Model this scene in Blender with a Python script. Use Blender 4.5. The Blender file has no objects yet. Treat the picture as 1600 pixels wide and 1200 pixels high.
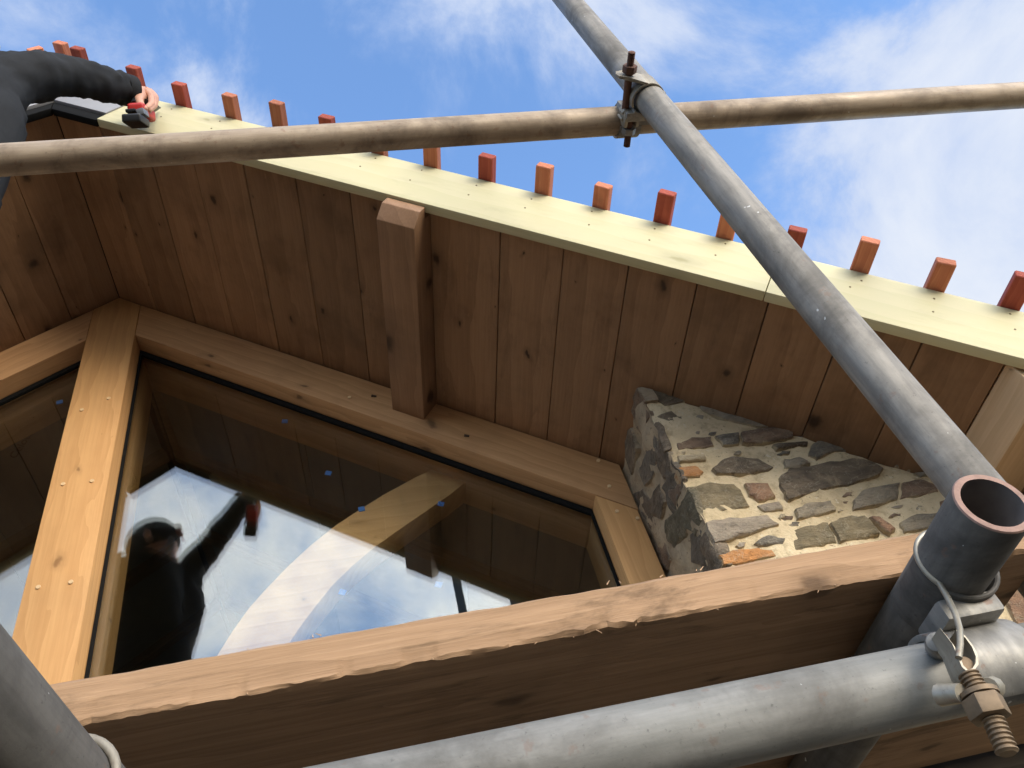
import bpy, bmesh, math, random
from mathutils import Vector, Matrix, noise
R = math.radians
random.seed(7)
S = bpy.context.scene
COL = S.collection

# ------------------------------------------------------------------ camera
CM = ((0.97535302, -0.12025089, 0.18500327),      # world x,y,z in camera frame (columns of the fit)
      (-0.03434195, 0.74549806, 0.66562247),
      (-0.21796127, -0.65557026, 0.72299413))
FPX = 1293.56
RIGHT = Vector([CM[i][0] for i in range(3)]); DOWN = Vector([CM[i][1] for i in range(3)]); FWD = Vector([CM[i][2] for i in range(3)])
cam = bpy.data.objects.new('camera', bpy.data.cameras.new('camera')); COL.objects.link(cam)
mw = Matrix.Identity(4)
for i in range(3):
    mw[i][0] = RIGHT[i]; mw[i][1] = -DOWN[i]; mw[i][2] = -FWD[i]
cam.matrix_world = mw
cam.data.sensor_width = 36; cam.data.lens = FPX / 1600 * 36
cam.data.clip_start = 0.02; cam.data.clip_end = 3000
S.camera = cam

# ------------------------------------------------------------------ light
SUN_DIR = Vector((0.45, -0.88, 0.22)).normalized()      # from the scene towards the sun
sun_el = math.asin(SUN_DIR.z); sun_az = math.atan2(SUN_DIR.x, SUN_DIR.y)
W_ = bpy.data.worlds.new('World'); S.world = W_; W_.use_nodes = True
nt = W_.node_tree; N = nt.nodes; L = nt.links; N.clear()
def wn(t, **k):
    n = N.new(t)
    for a, b in k.items(): setattr(n, a, b)
    return n
out = wn('ShaderNodeOutputWorld'); bg = wn('ShaderNodeBackground'); bg.inputs[1].default_value = 1.0
sky = wn('ShaderNodeTexSky', sky_type='NISHITA', sun_disc=False)
sky.sun_elevation = sun_el; sky.sun_rotation = sun_az
sky.air_density = 1.0; sky.dust_density = 0.6; sky.ozone_density = 2.2; sky.altitude = 50
tc = wn('ShaderNodeTexCoord')
sk = wn('ShaderNodeVectorMath', operation='MULTIPLY'); sk.inputs[1].default_value = (0.138, 0.148, 0.168)
L.new(sky.outputs[0], sk.inputs[0])
# clouds live in direction space
mp = wn('ShaderNodeMapping'); mp.inputs['Scale'].default_value = (1.0, 1.0, 1.0); mp.inputs['Location'].default_value = (3.13, 1.7, 0.4)
L.new(tc.outputs['Generated'], mp.inputs[0])
n1 = wn('ShaderNodeTexNoise'); n1.inputs['Scale'].default_value = 3.1; n1.inputs['Detail'].default_value = 9; n1.inputs['Roughness'].default_value = .62; n1.inputs['Distortion'].default_value = .35
L.new(mp.outputs[0], n1.inputs['Vector'])
# bias: heavier cloud towards the sun side of the sky and in the bank low on the right
def cap(d, lo, hi):
    dp = wn('ShaderNodeVectorMath', operation='DOT_PRODUCT'); dp.inputs[1].default_value = Vector(d).normalized()
    L.new(tc.outputs['Generated'], dp.inputs[0])
    m = wn('ShaderNodeMapRange', interpolation_type='SMOOTHSTEP'); m.inputs[1].default_value = lo; m.inputs[2].default_value = hi
    L.new(dp.outputs['Value'], m.inputs[0]); return m.outputs[0]
def mth(op, a, b):
    m = wn('ShaderNodeMath', operation=op)
    for i, v in enumerate((a, b)):
        if hasattr(v, 'links') or hasattr(v, 'is_output'): L.new(v, m.inputs[i])
        else: m.inputs[i].default_value = v
    return m.outputs[0]
back = cap((0.1, -1.0, 0.75), 0.0, 0.9)
bank = cap((0.70, 0.43, 0.58), 0.935, 0.998)
wis = cap((-0.22, 0.42, 1.0), 0.90, 0.999)
cov = mth('ADD', n1.outputs['Fac'], mth('ADD', mth('MULTIPLY', back, 0.195), mth('ADD', mth('MULTIPLY', bank, 0.31), mth('MULTIPLY', wis, 0.0))))
cr = wn('ShaderNodeMapRange', interpolation_type='SMOOTHSTEP'); cr.inputs[1].default_value = 0.525; cr.inputs[2].default_value = 0.735
L.new(cov, cr.inputs[0])
cr2 = wn('ShaderNodeMapRange', interpolation_type='SMOOTHSTEP'); cr2.inputs[1].default_value = 0.55; cr2.inputs[2].default_value = 0.92
L.new(cov, cr2.inputs[0])
glow = cap(SUN_DIR, 0.3, 1.0)
ccol = wn('ShaderNodeMixRGB'); ccol.inputs[1].default_value = (0.14, 0.178, 0.262, 1); ccol.inputs[2].default_value = (0.238, 0.254, 0.285, 1)
L.new(cr2.outputs[0], ccol.inputs[0])
cg = wn('ShaderNodeVectorMath', operation='MULTIPLY'); L.new(ccol.outputs[0], cg.inputs[0])      # sunlit cloud is brighter and warmer
gc = wn('ShaderNodeCombineXYZ')
for j_, k_ in enumerate((4.1, 3.5, 2.7)): L.new(mth('ADD', 1.0, mth('MULTIPLY', glow, k_)), gc.inputs[j_])
L.new(gc.outputs[0], cg.inputs[1])
mx = wn('ShaderNodeMixRGB'); L.new(cr.outputs[0], mx.inputs[0]); L.new(sk.outputs[0], mx.inputs[1]); L.new(cg.outputs[0], mx.inputs[2])
L.new(mx.outputs[0], bg.inputs[0]); L.new(bg.outputs[0], out.inputs[0])
sd = bpy.data.lights.new('sun', 'SUN'); sd.energy = 0.76; sd.angle = R(25); sd.color = (1.0, 0.93, 0.82)
so = bpy.data.objects.new('sun', sd); COL.objects.link(so)
so.rotation_euler = (-SUN_DIR).to_track_quat('-Z', 'Y').to_euler(); so.location = SUN_DIR * 30

S.view_settings.view_transform = 'Standard'; S.view_settings.look = 'None'
S.view_settings.exposure = 1.78; S.view_settings.gamma = 1.0; S.view_settings.use_curve_mapping = False
S.render.engine = 'CYCLES'
S.cycles.max_bounces = 8; S.cycles.transparent_max_bounces = 24; S.cycles.glossy_bounces = 4
S.cycles.sample_clamp_indirect = 6
S.render.resolution_x = 1024; S.render.resolution_y = 768

# ------------------------------------------------------------------ image ray helpers (used to measure real positions)
def ray(px, py): return RIGHT * (px - 800) + DOWN * (py - 600) + FWD * FPX
def aty(px, py, y): v = ray(px, py); return v * (y / v.y)
def atx(px, py, x): v = ray(px, py); return v * (x / v.x)
def atz(px, py, z): v = ray(px, py); return v * (z / v.z)

# ------------------------------------------------------------------ materials
class Mat:
    def __init__(s, name, rough=.6, metal=0.0, spec=.5):
        s.m = bpy.data.materials.new(name); s.m.use_nodes = True; s.t = s.m.node_tree
        s.b = s.t.nodes['Principled BSDF']; s.b.inputs['Roughness'].default_value = rough
        s.b.inputs['Metallic'].default_value = metal; s.b.inputs['Specular IOR Level'].default_value = spec
        s.o = s.t.nodes['Material Output']
    def n(s, t, **k):
        x = s.t.nodes.new(t)
        for a, b in k.items(): setattr(x, a, b)
        return x
    def l(s, a, b): s.t.links.new(a, b)
    def math(s, op, a, b=0.0, c=None, clamp=False):
        m = s.n('ShaderNodeMath', operation=op); m.use_clamp = clamp
        for i, v in enumerate((a, b, c)):
            if v is None: continue
            if isinstance(v, (int, float)): m.inputs[i].default_value = v
            else: s.l(v, m.inputs[i])
        return m.outputs[0]
    def coord(s, scale=(1, 1, 1), rnd=True, kind='Object'):
        tc = s.n('ShaderNodeTexCoord'); v = tc.outputs[kind]
        if rnd:
            oi = s.n('ShaderNodeObjectInfo')
            sc = s.n('ShaderNodeVectorMath', operation='SCALE'); sc.inputs[0].default_value = (37.1, 53.7, 71.3)
            s.l(oi.outputs['Random'], sc.inputs['Scale'])
            ad = s.n('ShaderNodeVectorMath', operation='ADD'); s.l(v, ad.inputs[0]); s.l(sc.outputs[0], ad.inputs[1]); v = ad.outputs[0]
        mp = s.n('ShaderNodeMapping'); mp.inputs['Scale'].default_value = scale; s.l(v, mp.inputs[0]); return mp.outputs[0]
    def noise(s, v, scale, detail=4, rough=.55, dist=0.0):
        x = s.n('ShaderNodeTexNoise'); x.inputs['Scale'].default_value = scale; x.inputs['Detail'].default_value = detail
        x.inputs['Roughness'].default_value = rough; x.inputs['Distortion'].default_value = dist; s.l(v, x.inputs['Vector']); return x.outputs['Fac']
    def rng(s, v, a, b, c=0.0, d=1.0, smooth=True):
        x = s.n('ShaderNodeMapRange'); x.interpolation_type = 'SMOOTHSTEP' if smooth else 'LINEAR'
        for i, k in enumerate((a, b, c, d)): x.inputs[i + 1].default_value = k
        s.l(v, x.inputs[0]); return x.outputs[0]
    def mix(s, f, a, b, mode='MIX'):
        x = s.n('ShaderNodeMixRGB', blend_type=mode)
        for i, v in enumerate((f, a, b)):
            if isinstance(v, (int, float)): x.inputs[i].default_value = v
            elif isinstance(v, tuple): x.inputs[i].default_value = (*v, 1) if len(v) == 3 else v
            else: s.l(v, x.inputs[i])
        return x.outputs[0]
    def tint(s, col, lo=.85, hi=1.12):
        oi = s.n('ShaderNodeObjectInfo')
        f = s.rng(oi.outputs['Random'], 0, 1, lo, hi, False)
        x = s.n('ShaderNodeVectorMath', operation='SCALE'); s.l(col, x.inputs[0]); s.l(f, x.inputs['Scale']); return x.outputs[0]
    def color(s, c):
        if isinstance(c, tuple): s.b.inputs['Base Color'].default_value = (*c, 1)
        else: s.l(c, s.b.inputs['Base Color'])
    def rough(s, v): s.l(v, s.b.inputs['Roughness'])
    def bump(s, h, st=.3, d=.002):
        x = s.n('ShaderNodeBump'); x.inputs['Strength'].default_value = st; x.inputs['Distance'].default_value = d
        s.l(h, x.inputs['Height']); s.l(x.outputs[0], s.b.inputs['Normal'])

def wood(name, light, dark, axis=1, ring=22, dist=5.0, knots=.0, rough=.62, lo=.86, hi=1.12, grain=.35, bump=.25, mott=.35, ksize=1.0, kdark=(.05, .028, .016), plane=(0, 1), kfreq=7.5, stain=.15):
    """sawn timber; grain runs along local axis 0,1,2"""
    m = Mat(name, rough, spec=.3)
    sc = [1, 1, 1]; sc[axis] = .20
    v = m.coord(tuple(sc))
    w = m.n('ShaderNodeTexWave', wave_type='RINGS', rings_direction='XYZ'[axis], wave_profile='SAW')
    w.inputs['Scale'].default_value = ring; w.inputs['Distortion'].default_value = dist; w.inputs['Detail'].default_value = 2.5
    w.inputs['Detail Scale'].default_value = 1.1; w.inputs['Detail Roughness'].default_value = .6
    m.l(v, w.inputs['Vector'])
    sc2 = [1, 1, 1]; sc2[axis] = .03
    f = m.noise(m.coord(tuple(sc2)), 190, 5, .65)
    mot = m.noise(m.coord((1, 1, 1)), 6, 4, .6)
    base = m.mix(m.math('MULTIPLY', w.outputs['Fac'], .75), light, dark)
    base = m.mix(grain, base, m.mix(m.rng(f, .35, .7), dark, light))
    base = m.mix(m.math('MULTIPLY', m.rng(mot, .45, .72), mott), base, tuple(c * .62 for c in dark))
    scs = [1, 1, 1]; scs[axis] = .22
    stn = m.noise(m.coord(tuple(scs)), 26, 7, .72, .5)
    base = m.mix(m.math('MULTIPLY', m.rng(stn, .50, .70), stain), base, tuple(c * .42 for c in dark))
    if knots:
        sck = [1, 1, 1]; sck[axis] = .62
        vk = m.coord(tuple(sck))
        nd = m.n('ShaderNodeTexNoise'); nd.inputs['Scale'].default_value = 26; nd.inputs['Detail'].default_value = 3; m.l(vk, nd.inputs['Vector'])
        off = m.n('ShaderNodeVectorMath', operation='MULTIPLY_ADD'); off.inputs[1].default_value = (.03, .03, .03)
        m.l(nd.outputs['Color'], off.inputs[0]); m.l(vk, off.inputs[2])
        sp = m.n('ShaderNodeSeparateXYZ'); m.l(off.outputs[0], sp.inputs[0]); cb_ = m.n('ShaderNodeCombineXYZ')
        o_ = [j for j in range(3) if j != axis]
        m.l(sp.outputs[axis], cb_.inputs[0]); m.l(m.math('ADD', sp.outputs[o_[0]], sp.outputs[o_[1]]), cb_.inputs[1])
        vo = m.n('ShaderNodeTexVoronoi', voronoi_dimensions='2D'); vo.inputs['Scale'].default_value = kfreq; m.l(cb_.outputs[0], vo.inputs['Vector'])
        sr = m.n('ShaderNodeSeparateColor'); m.l(vo.outputs['Color'], sr.inputs[0])
        big = m.rng(sr.outputs[0], .25, .95, .12, 1.0, False)
        vd = m.math('DIVIDE', vo.outputs['Distance'], big)
        k = m.rng(vd, .03 * ksize, .115 * ksize, knots, 0)
        halo = m.rng(vd, .06 * ksize, .30 * ksize, knots * .45, 0)
        base = m.mix(halo, base, tuple(c * .5 for c in dark))
        base = m.mix(k, base, kdark)
    m.color(m.tint(base, lo, hi))
    m.bump(m.math('ADD', f, m.math('MULTIPLY', w.outputs['Fac'], .5)), bump, .0012)
    return m.m

def plain(name, col, rough=.6, metal=0.0, var=.25, scale=40, bump=.1, spec=.5):
    m = Mat(name, rough, metal, spec); v = m.coord()
    f = m.noise(v, scale, 5, .6); g = m.noise(v, scale * .12, 3)
    c = m.mix(m.math('MULTIPLY', m.rng(f, .35, .75), var), col, tuple(x * .45 for x in col))
    c = m.mix(m.math('MULTIPLY', m.rng(g, .4, .7), var), c, tuple(min(1, x * 1.35) for x in col))
    m.color(c)
    if bump: m.bump(f, bump, .001)
    return m.m

def tube_mat(name, base, dirt, bright, metal=.55, rough=.5, dirtamt=.6, rust=.25):
    m = Mat(name, rough, metal)
    v = m.coord((1, 1, .10)); u = m.coord()
    streak = m.noise(v, 75, 6, .65); blotch = m.noise(u, 9, 6, .65, .4); fine = m.noise(u, 240, 4, .7); spot = m.noise(u, 62, 4, .6)
    c = m.mix(m.rng(streak, .32, .70), base, bright)
    c = m.mix(m.math('MULTIPLY', m.rng(blotch, .42, .68), dirtamt), c, dirt)
    c = m.mix(m.math('MULTIPLY', m.rng(fine, .60, .75), .5), c, tuple(x * .4 for x in dirt))
    c = m.mix(m.math('MULTIPLY', m.rng(spot, .62, .70), rust), c, (.20, .085, .04))
    c = m.mix(m.math('MULTIPLY', m.rng(m.noise(u, 95, 2, .5), .765, .785), .7), c, (.75, .74, .70))
    m.color(c)
    m.rough(m.rng(blotch, .3, .7, rough - .1, rough + .22, False))
    m.l(m.rng(blotch, .40, .66, metal, metal * .25), m.b.inputs['Metallic'])
    m.bump(m.math('ADD', m.math('MULTIPLY', fine, .5), spot), .22, .0012)
    return m.m

M = {}
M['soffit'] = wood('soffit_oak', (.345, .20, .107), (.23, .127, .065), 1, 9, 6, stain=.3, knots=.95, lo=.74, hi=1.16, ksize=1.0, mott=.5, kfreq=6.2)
M['oak'] = wood('oak_frame_vertical', (.66, .375, .155), (.52, .275, .105), 2, 12, 9, stain=.06, plane=(0, 2), kfreq=5, knots=.6, lo=.97, hi=1.05, mott=.10, ksize=.4, kdark=(.16, .07, .025))
M['oakx'] = wood('oak_frame_sloping', (.60, .345, .165), (.43, .23, .100), 0, 12, 9, plane=(0, 2), kfreq=5, knots=.7, lo=.95, hi=1.05, mott=.2, ksize=.7, kdark=(.08, .04, .02))
M['oaky'] = wood('oak_purlin', (.36, .21, .118), (.25, .14, .076), 1, 12, 5, ksize=1.5, kfreq=4.5, knots=.9, lo=.95, hi=1.05)
M['palebeam'] = wood('pale_oak_beam', (.70, .49, .29), (.58, .38, .21), 1, 10, 5, knots=.3, lo=.98, hi=1.04, mott=.1, ksize=.4, stain=.08)
M['brace'] = wood('oak_brace', (.74, .45, .23), (.60, .34, .16), 0, 10, 7, knots=.3, lo=.97, hi=1.05, mott=.12, ksize=.4, stain=.08)
M['oakin'] = wood('oak_inside', (.40, .25, .13), (.27, .16, .08), 0, 20, 4, knots=.4)
M['barge'] = wood('treated_softwood', (.60, .54, .335), (.545, .50, .29), 0, 9, 5, stain=.14, plane=(0, 2), kfreq=4, knots=.65, rough=.55, lo=.97, hi=1.03, grain=.14, bump=.15, mott=.10, ksize=.6, kdark=(.30, .27, .12))
M['batten_red'] = wood('red_stained_batten', (.42, .095, .055), (.28, .045, .028), 1, 30, 3, rough=.7, lo=.75, hi=1.2)
M['batten'] = wood('stained_batten', (.60, .235, .125), (.44, .125, .065), 1, 30, 3, knots=.2, rough=.7, lo=.7, hi=1.25)
M['board'] = wood('scaffold_board_wood', (.44, .275, .155), (.27, .160, .085), 0, 14, 8, plane=(0, 2), knots=.6, rough=.85, grain=.5, bump=1.0, mott=.6, stain=.75, lo=.97, hi=1.04)
M['oldboard'] = wood('weathered_scaffold_board', (.13, .115, .095), (.08, .068, .055), 0, 18, 6, knots=.4, rough=.9, mott=.6)
M['endgrain'] = plain('end_grain', (.52, .33, .19), .75, var=.4, scale=120)
M['peg'] = plain('peg_wood', (.72, .50, .27), .6, var=.3, scale=200)
M['grey'] = plain('grey_primed_board', (.29, .29, .30), .45, var=.12, scale=30, bump=.04)
M['black'] = plain('black_rubber', (.008, .008, .008), .8, var=.1, spec=.12)
M['dark'] = plain('roofing_felt', (.045, .04, .038), .9, var=.3)
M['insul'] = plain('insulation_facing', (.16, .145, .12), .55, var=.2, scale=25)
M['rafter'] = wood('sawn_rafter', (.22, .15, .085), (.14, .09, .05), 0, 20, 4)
M['lowbounce'] = plain('bounce_cutting_dark_wall', (.06, .055, .05), .95, var=.3, scale=12)  # invented dark finish for unseen lower walls, cuts light bounced up to undersides
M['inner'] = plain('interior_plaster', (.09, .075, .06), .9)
M['ground'] = plain('site_ground', (.038, .034, .026), .95, var=.5, scale=3)
M['galv'] = tube_mat('galvanised_tube', (.185, .168, .142), (.080, .072, .060), (.32, .288, .24), .15, .60, .7)
M['galv_clean'] = tube_mat('clean_galvanised_tube', (.215, .208, .182), (.105, .096, .080), (.315, .300, .265), .12, .58, .75)
M['galv_shaded'] = tube_mat('shaded_dark_tube', (.080, .072, .062), (.030, .026, .022), (.138, .125, .108), .1, .68, .75)  # base colour darkened to carry the shade on the near tubes, dirt blotches over it
M['galv_brown'] = tube_mat('weathered_brown_tube', (.32, .24, .162), (.105, .072, .047), (.48, .375, .265), .15, .52, .75, .4)
M['rustlip'] = plain('rusty_cut_end', (.33, .205, .160), .85, var=.5, scale=160, bump=.4)
M['inside_tube'] = plain('tube_bore', (.17, .145, .13), .85, var=.5, scale=60)
M['coupler'] = tube_mat('coupler_steel', (.22, .21, .19), (.09, .08, .07), (.36, .34, .30), .55, .5, .6, .5)
M['coupler_lip'] = tube_mat('worn_coupler_edge', (.27, .24, .185), (.13, .10, .075), (.42, .38, .30), .45, .48, .5, .5)
M['rust'] = plain('rusty_bolt', (.13, .062, .040), .8, .2, .5, 150, .4)
M['brass'] = plain('zinc_yellow_bolt', (.20, .138, .080), .6, .35, .5, 150, .3)
M['screw'] = plain('screw_head', (.16, .12, .06), .5, .5)
M['tape'] = plain('blue_packer', (.015, .15, .55), .5, var=.1)
M['jacket'] = plain('black_jacket_fabric', (.017, .018, .020), .85, var=.35, scale=60, bump=.35, spec=.25)
M['panel'] = plain('grey_jacket_panel', (.045, .047, .052), .9, var=.3, scale=80, bump=.3, spec=.2)
M['trouser'] = plain('dark_work_trousers', (.022, .022, .024), .9, var=.35, scale=60, bump=.3, spec=.2)
M['skin'] = plain('skin', (.56, .29, .19), .5, var=.18, scale=60, bump=.12)
M['glove'] = plain('grey_glove', (.42, .41, .40), .8, var=.4, scale=90, bump=.5)
M['cap'] = plain('dark_knit_cap', (.03, .024, .022), .95, var=.3, scale=150, bump=.5)
M['toolred'] = plain('red_tool_plastic', (.50, .022, .016), .42, var=.1)
M['toolblack'] = plain('black_tool_plastic', (.012, .012, .013), .45, var=.1)
M['toolgrey'] = plain('grey_tool_plastic', (.16, .17, .19), .4, var=.1)
M['print'] = plain('black_print', (.03, .027, .024), .7, var=.1, bump=0)
M['printred'] = plain('red_print', (.12, .025, .03), .7, var=.1, bump=0)
M['bit'] = plain('steel_bit', (.1, .1, .1), .35, .8)
M['boot'] = plain('boot_leather', (.05, .03, .018), .7)

def mortar():
    m = Mat('lime_mortar', .95, spec=.2); v = m.coord(rnd=False)
    a = m.noise(v, 7, 5, .65); b = m.noise(v, 130, 5, .7); c = m.noise(v, 38, 4, .6)
    col = m.mix(m.rng(a, .35, .68), (.70, .575, .375), (.57, .455, .28))
    col = m.mix(m.math('MULTIPLY', m.rng(c, .52, .68), .55), col, (.36, .275, .165))
    col = m.mix(m.math('MULTIPLY', m.rng(b, .60, .70), .8), col, (.16, .12, .075))
    col = m.mix(m.math('MULTIPLY', m.rng(m.noise(v, 75, 2), .66, .70), .7), col, (.70, .62, .46))
    m.color(col); m.bump(m.math('ADD', m.math('MULTIPLY', b, .6), c), .9, .006); return m.m
M['mortar'] = mortar()
def mortar_shaded():  # darker copy of the mortar; shade of the return face put into its colour
    m = Mat('shaded_return_mortar', .95, spec=.2); v = m.coord(rnd=False)
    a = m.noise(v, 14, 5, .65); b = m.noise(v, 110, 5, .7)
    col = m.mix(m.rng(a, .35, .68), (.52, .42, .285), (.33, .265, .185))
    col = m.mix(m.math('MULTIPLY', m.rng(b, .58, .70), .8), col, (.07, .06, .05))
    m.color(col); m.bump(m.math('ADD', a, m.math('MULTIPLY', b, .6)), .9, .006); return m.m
M['mortar_shaded'] = mortar_shaded()
def stone(name, c1, c2, vein=(.5, .44, .32), va=.35, mort=(.50, .40, .25)):
    m = Mat(name, .8, spec=.35); v = m.coord((1, 1, 2.2)); u = m.coord()
    a = m.noise(v, 16, 7, .68, .6); b = m.noise(u, 120, 5, .7); c = m.noise(v, 45, 5, .65)
    col = m.mix(m.rng(a, .34, .66), c1, c2)
    col = m.mix(m.math('MULTIPLY', m.rng(c, .56, .68), .7), col, tuple(x * .42 for x in c1))
    x = m.math('ABSOLUTE', m.math('SUBTRACT', m.noise(u, 20, 6, .6, .8), .5))
    col = m.mix(m.math('MULTIPLY', m.rng(x, .0, .018, va, 0), 1.0), col, vein)
    col = m.mix(m.math('MULTIPLY', m.rng(b, .64, .72), .55), col, vein)
    at = m.n('ShaderNodeAttribute', attribute_name='rim')
    sm = m.math('ADD', at.outputs['Fac'], m.math('MULTIPLY', m.math('SUBTRACT', m.noise(u, 34, 6, .7, .5), .5), 2.2))
    tn = m.tint(col, .85, 1.15)
    col = m.mix(m.math('MULTIPLY', m.rng(sm, .70, 1.25), .85), tn, mort)
    col = m.mix(m.math('MULTIPLY', m.rng(m.noise(u, 11, 7, .72, .6), .50, .72), .45), col, mort)
    m.color(col); m.bump(m.math('ADD', m.math('ADD', a, c), m.math('MULTIPLY', b, .4)), 1.0, .009); return m.m
STD = {}
ST = {'dk': stone('dark_grey_brown_stone', (.235, .182, .124), (.130, .103, .074)),
      'br': stone('brown_stone', (.29, .198, .13), (.165, .115, .082)),
      'bl': stone('grey_stone', (.24, .21, .165), (.145, .128, .102)),
      'gg': stone('grey_buff_stone', (.36, .30, .215), (.235, .20, .148)),
      'ol': stone('olive_stone', (.30, .238, .14), (.178, .145, .09)),
      'pl': stone('pale_stone', (.46, .38, .285), (.33, .275, .21)),
      'rd': stone('red_brown_stone', (.38, .225, .135), (.255, .155, .10)),
      'or': stone('orange_stone', (.58, .26, .085), (.42, .21, .09)),
      'cr': stone('cream_stone', (.52, .43, .29), (.40, .33, .22))}
for k_, a_, b_ in (('dk', (.27, .212, .15), (.145, .116, .086)), ('br', (.30, .21, .14), (.17, .12, .085)), ('bl', (.25, .21, .162), (.15, .128, .10)), ('ol', (.19, .165, .11), (.12, .105, .07))):
    STD[k_] = stone('return_stone_' + k_, a_, b_, (.45, .38, .27), .3, (.44, .355, .245))  # stones of the return face; olive and mortar smears toned darker than in front
def glass_mat():
    m = Mat('coated_glass')
    m.t.nodes.remove(m.b)
    ge = m.n('ShaderNodeNewGeometry'); fr = m.n('ShaderNodeFresnel')      # leaving face: invert the index so both faces reflect alike
    m.l(m.rng(ge.outputs['Backfacing'], 0, 1, 1.78, 1 / 1.78, False), fr.inputs[0])
    g = m.n('ShaderNodeBsdfGlossy'); g.inputs['Roughness'].default_value = 0.0; g.inputs[0].default_value = (.95, .98, 1, 1)
    t = m.n('ShaderNodeBsdfTransparent'); t.inputs[0].default_value = (.965, .975, .955, 1)
    x = m.n('ShaderNodeMixShader'); m.l(fr.outputs[0], x.inputs[0]); m.l(t.outputs[0], x.inputs[1]); m.l(g.outputs[0], x.inputs[2])
    m.l(x.outputs[0], m.o.inputs[0]); return m.m
M['glass'] = glass_mat()

# ------------------------------------------------------------------ mesh helpers
class MB:
    def __init__(s): s.v = []; s.f = []; s.mi = []
    def add(s, vs, fs, mi=0):
        o = len(s.v); s.v += [tuple(v) for v in vs]; s.f += [tuple(i + o for i in f) for f in fs]; s.mi += [mi] * len(fs); return s
    def box(s, x0, x1, y0, y1, z0, z1, mi=0):
        v = [(x, y, z) for x in (x0, x1) for y in (y0, y1) for z in (z0, z1)]
        return s.add(v, [(0, 1, 3, 2), (4, 6, 7, 5), (0, 4, 5, 1), (2, 3, 7, 6), (0, 2, 6, 4), (1, 5, 7, 3)], mi)
    def prism(s, poly, vec, mi=0):
        n = len(poly); a = [Vector(p) for p in poly]; b = [p + Vector(vec) for p in a]
        return s.add(a + b, [tuple(range(n)), tuple(range(2 * n - 1, n - 1, -1))] + [(i, (i + 1) % n, n + (i + 1) % n, n + i) for i in range(n)], mi)
    def tube(s, path, rad, n=16, caps=True, mi=0, closed_ring=None):
        path = [Vector(p) for p in path]; k = len(path)
        if isinstance(rad, (int, float)): rad = [rad] * k
        up = None; rings = []
        for i, p in enumerate(path):
            d = (path[min(i + 1, k - 1)] - path[max(i - 1, 0)]).normalized()
            if up is None:
                up = Vector((0, 0, 1)) if abs(d.z) < .9 else Vector((1, 0, 0))
            u = (up - d * up.dot(d)).normalized(); w = d.cross(u); up = u
            rings.append([p + (u * math.cos(2 * math.pi * j / n) + w * math.sin(2 * math.pi * j / n)) * rad[i] for j in range(n)])
        vs = [q for r in rings for q in r]
        fs = [(i * n + j, i * n + (j + 1) % n, (i + 1) * n + (j + 1) % n, (i + 1) * n + j) for i in range(k - 1) for j in range(n)]
        if caps: fs += [tuple(range(n - 1, -1, -1)), tuple((k - 1) * n + j for j in range(n))]
        return s.add(vs, fs, mi)
    def build(s, name, mat, parent=None, frame=None, bevel=0, seg=2, smooth=40, cls=None):
        me = bpy.data.meshes.new(name); me.from_pydata(s.v, [], s.f)
        mats = mat if isinstance(mat, (list, tuple)) else [mat]
        for m in mats: me.materials.append(m)
        me.polygons.foreach_set('material_index', s.mi)
        bm = bmesh.new(); bm.from_mesh(me); bmesh.ops.recalc_face_normals(bm, faces=bm.faces)
        if bevel:
            e = [e for e in bm.edges if len(e.link_faces) == 2 and e.calc_face_angle(0) > R(30)]
            bmesh.ops.bevel(bm, geom=e, offset=bevel, segments=seg, affect='EDGES', profile=.6, clamp_overlap=True)
        bm.to_mesh(me); bm.free()
        if smooth:
            me.polygons.foreach_set('use_smooth', [True] * len(me.polygons)); me.set_sharp_from_angle(angle=R(smooth))
        o = bpy.data.objects.new(name, me); COL.objects.link(o)
        if frame is not None: o.matrix_world = frame
        if parent is not None: par(o, parent)
        return o
def par(o, p):
    o.parent = p
    o.matrix_parent_inverse = PM.get(p.name, p.matrix_basis).inverted()
PM = {}
def empty(name, loc, label, cat, group=None):
    e = bpy.data.objects.new(name, None); COL.objects.link(e); e.location = loc; e.empty_display_size = .1
    PM[e.name] = Matrix.Translation(loc); tag(e, label, cat, group); return e
def tag(o, label, cat, group=None):
    o['label'] = label; o['category'] = cat
    if group: o['group'] = group
    return o
def frame_from(origin, x, y, z):
    m = Matrix.Identity(4)
    for i in range(3): m[i][0] = x[i]; m[i][1] = y[i]; m[i][2] = z[i]; m[i][3] = origin[i]
    return m

# ------------------------------------------------------------------ building constants (metres, camera lens at the origin)
PIT = R(36.2); CS, SN, TN = math.cos(PIT), math.sin(PIT), math.tan(PIT)
AX, AZ = -.716, 2.418                    # ridge line of the soffit
W = 1.63; B0, B1 = .978, 1.003           # frame front, bargeboard front / back
GROUND = -3.3
FR = {1: frame_from((AX, 0, AZ), (CS, 0, -SN), (0, 1, 0), (SN, 0, CS)),
      -1: frame_from((AX, 0, AZ), (-CS, 0, -SN), (0, -1, 0), (-SN, 0, CS))}
def sx(x, side=1): return (x - AX) * side / CS
def sbox(mb, side, s0, s1, y0, y1, n0, n1, mi=0):
    if side < 0: y0, y1 = -y1, -y0
    return mb.box(s0, s1, y0, y1, n0, n1, mi)
EAVE = sx(2.05)

g = MB().box(-150, 150, -150, 150, GROUND - .3, GROUND).build('ground', M['ground'], smooth=0); g['kind'] = 'structure'

house = empty('stone_house', (AX, W, GROUND), 'stone house with glazed oak gable under a boarded roof overhang', 'house')

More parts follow.
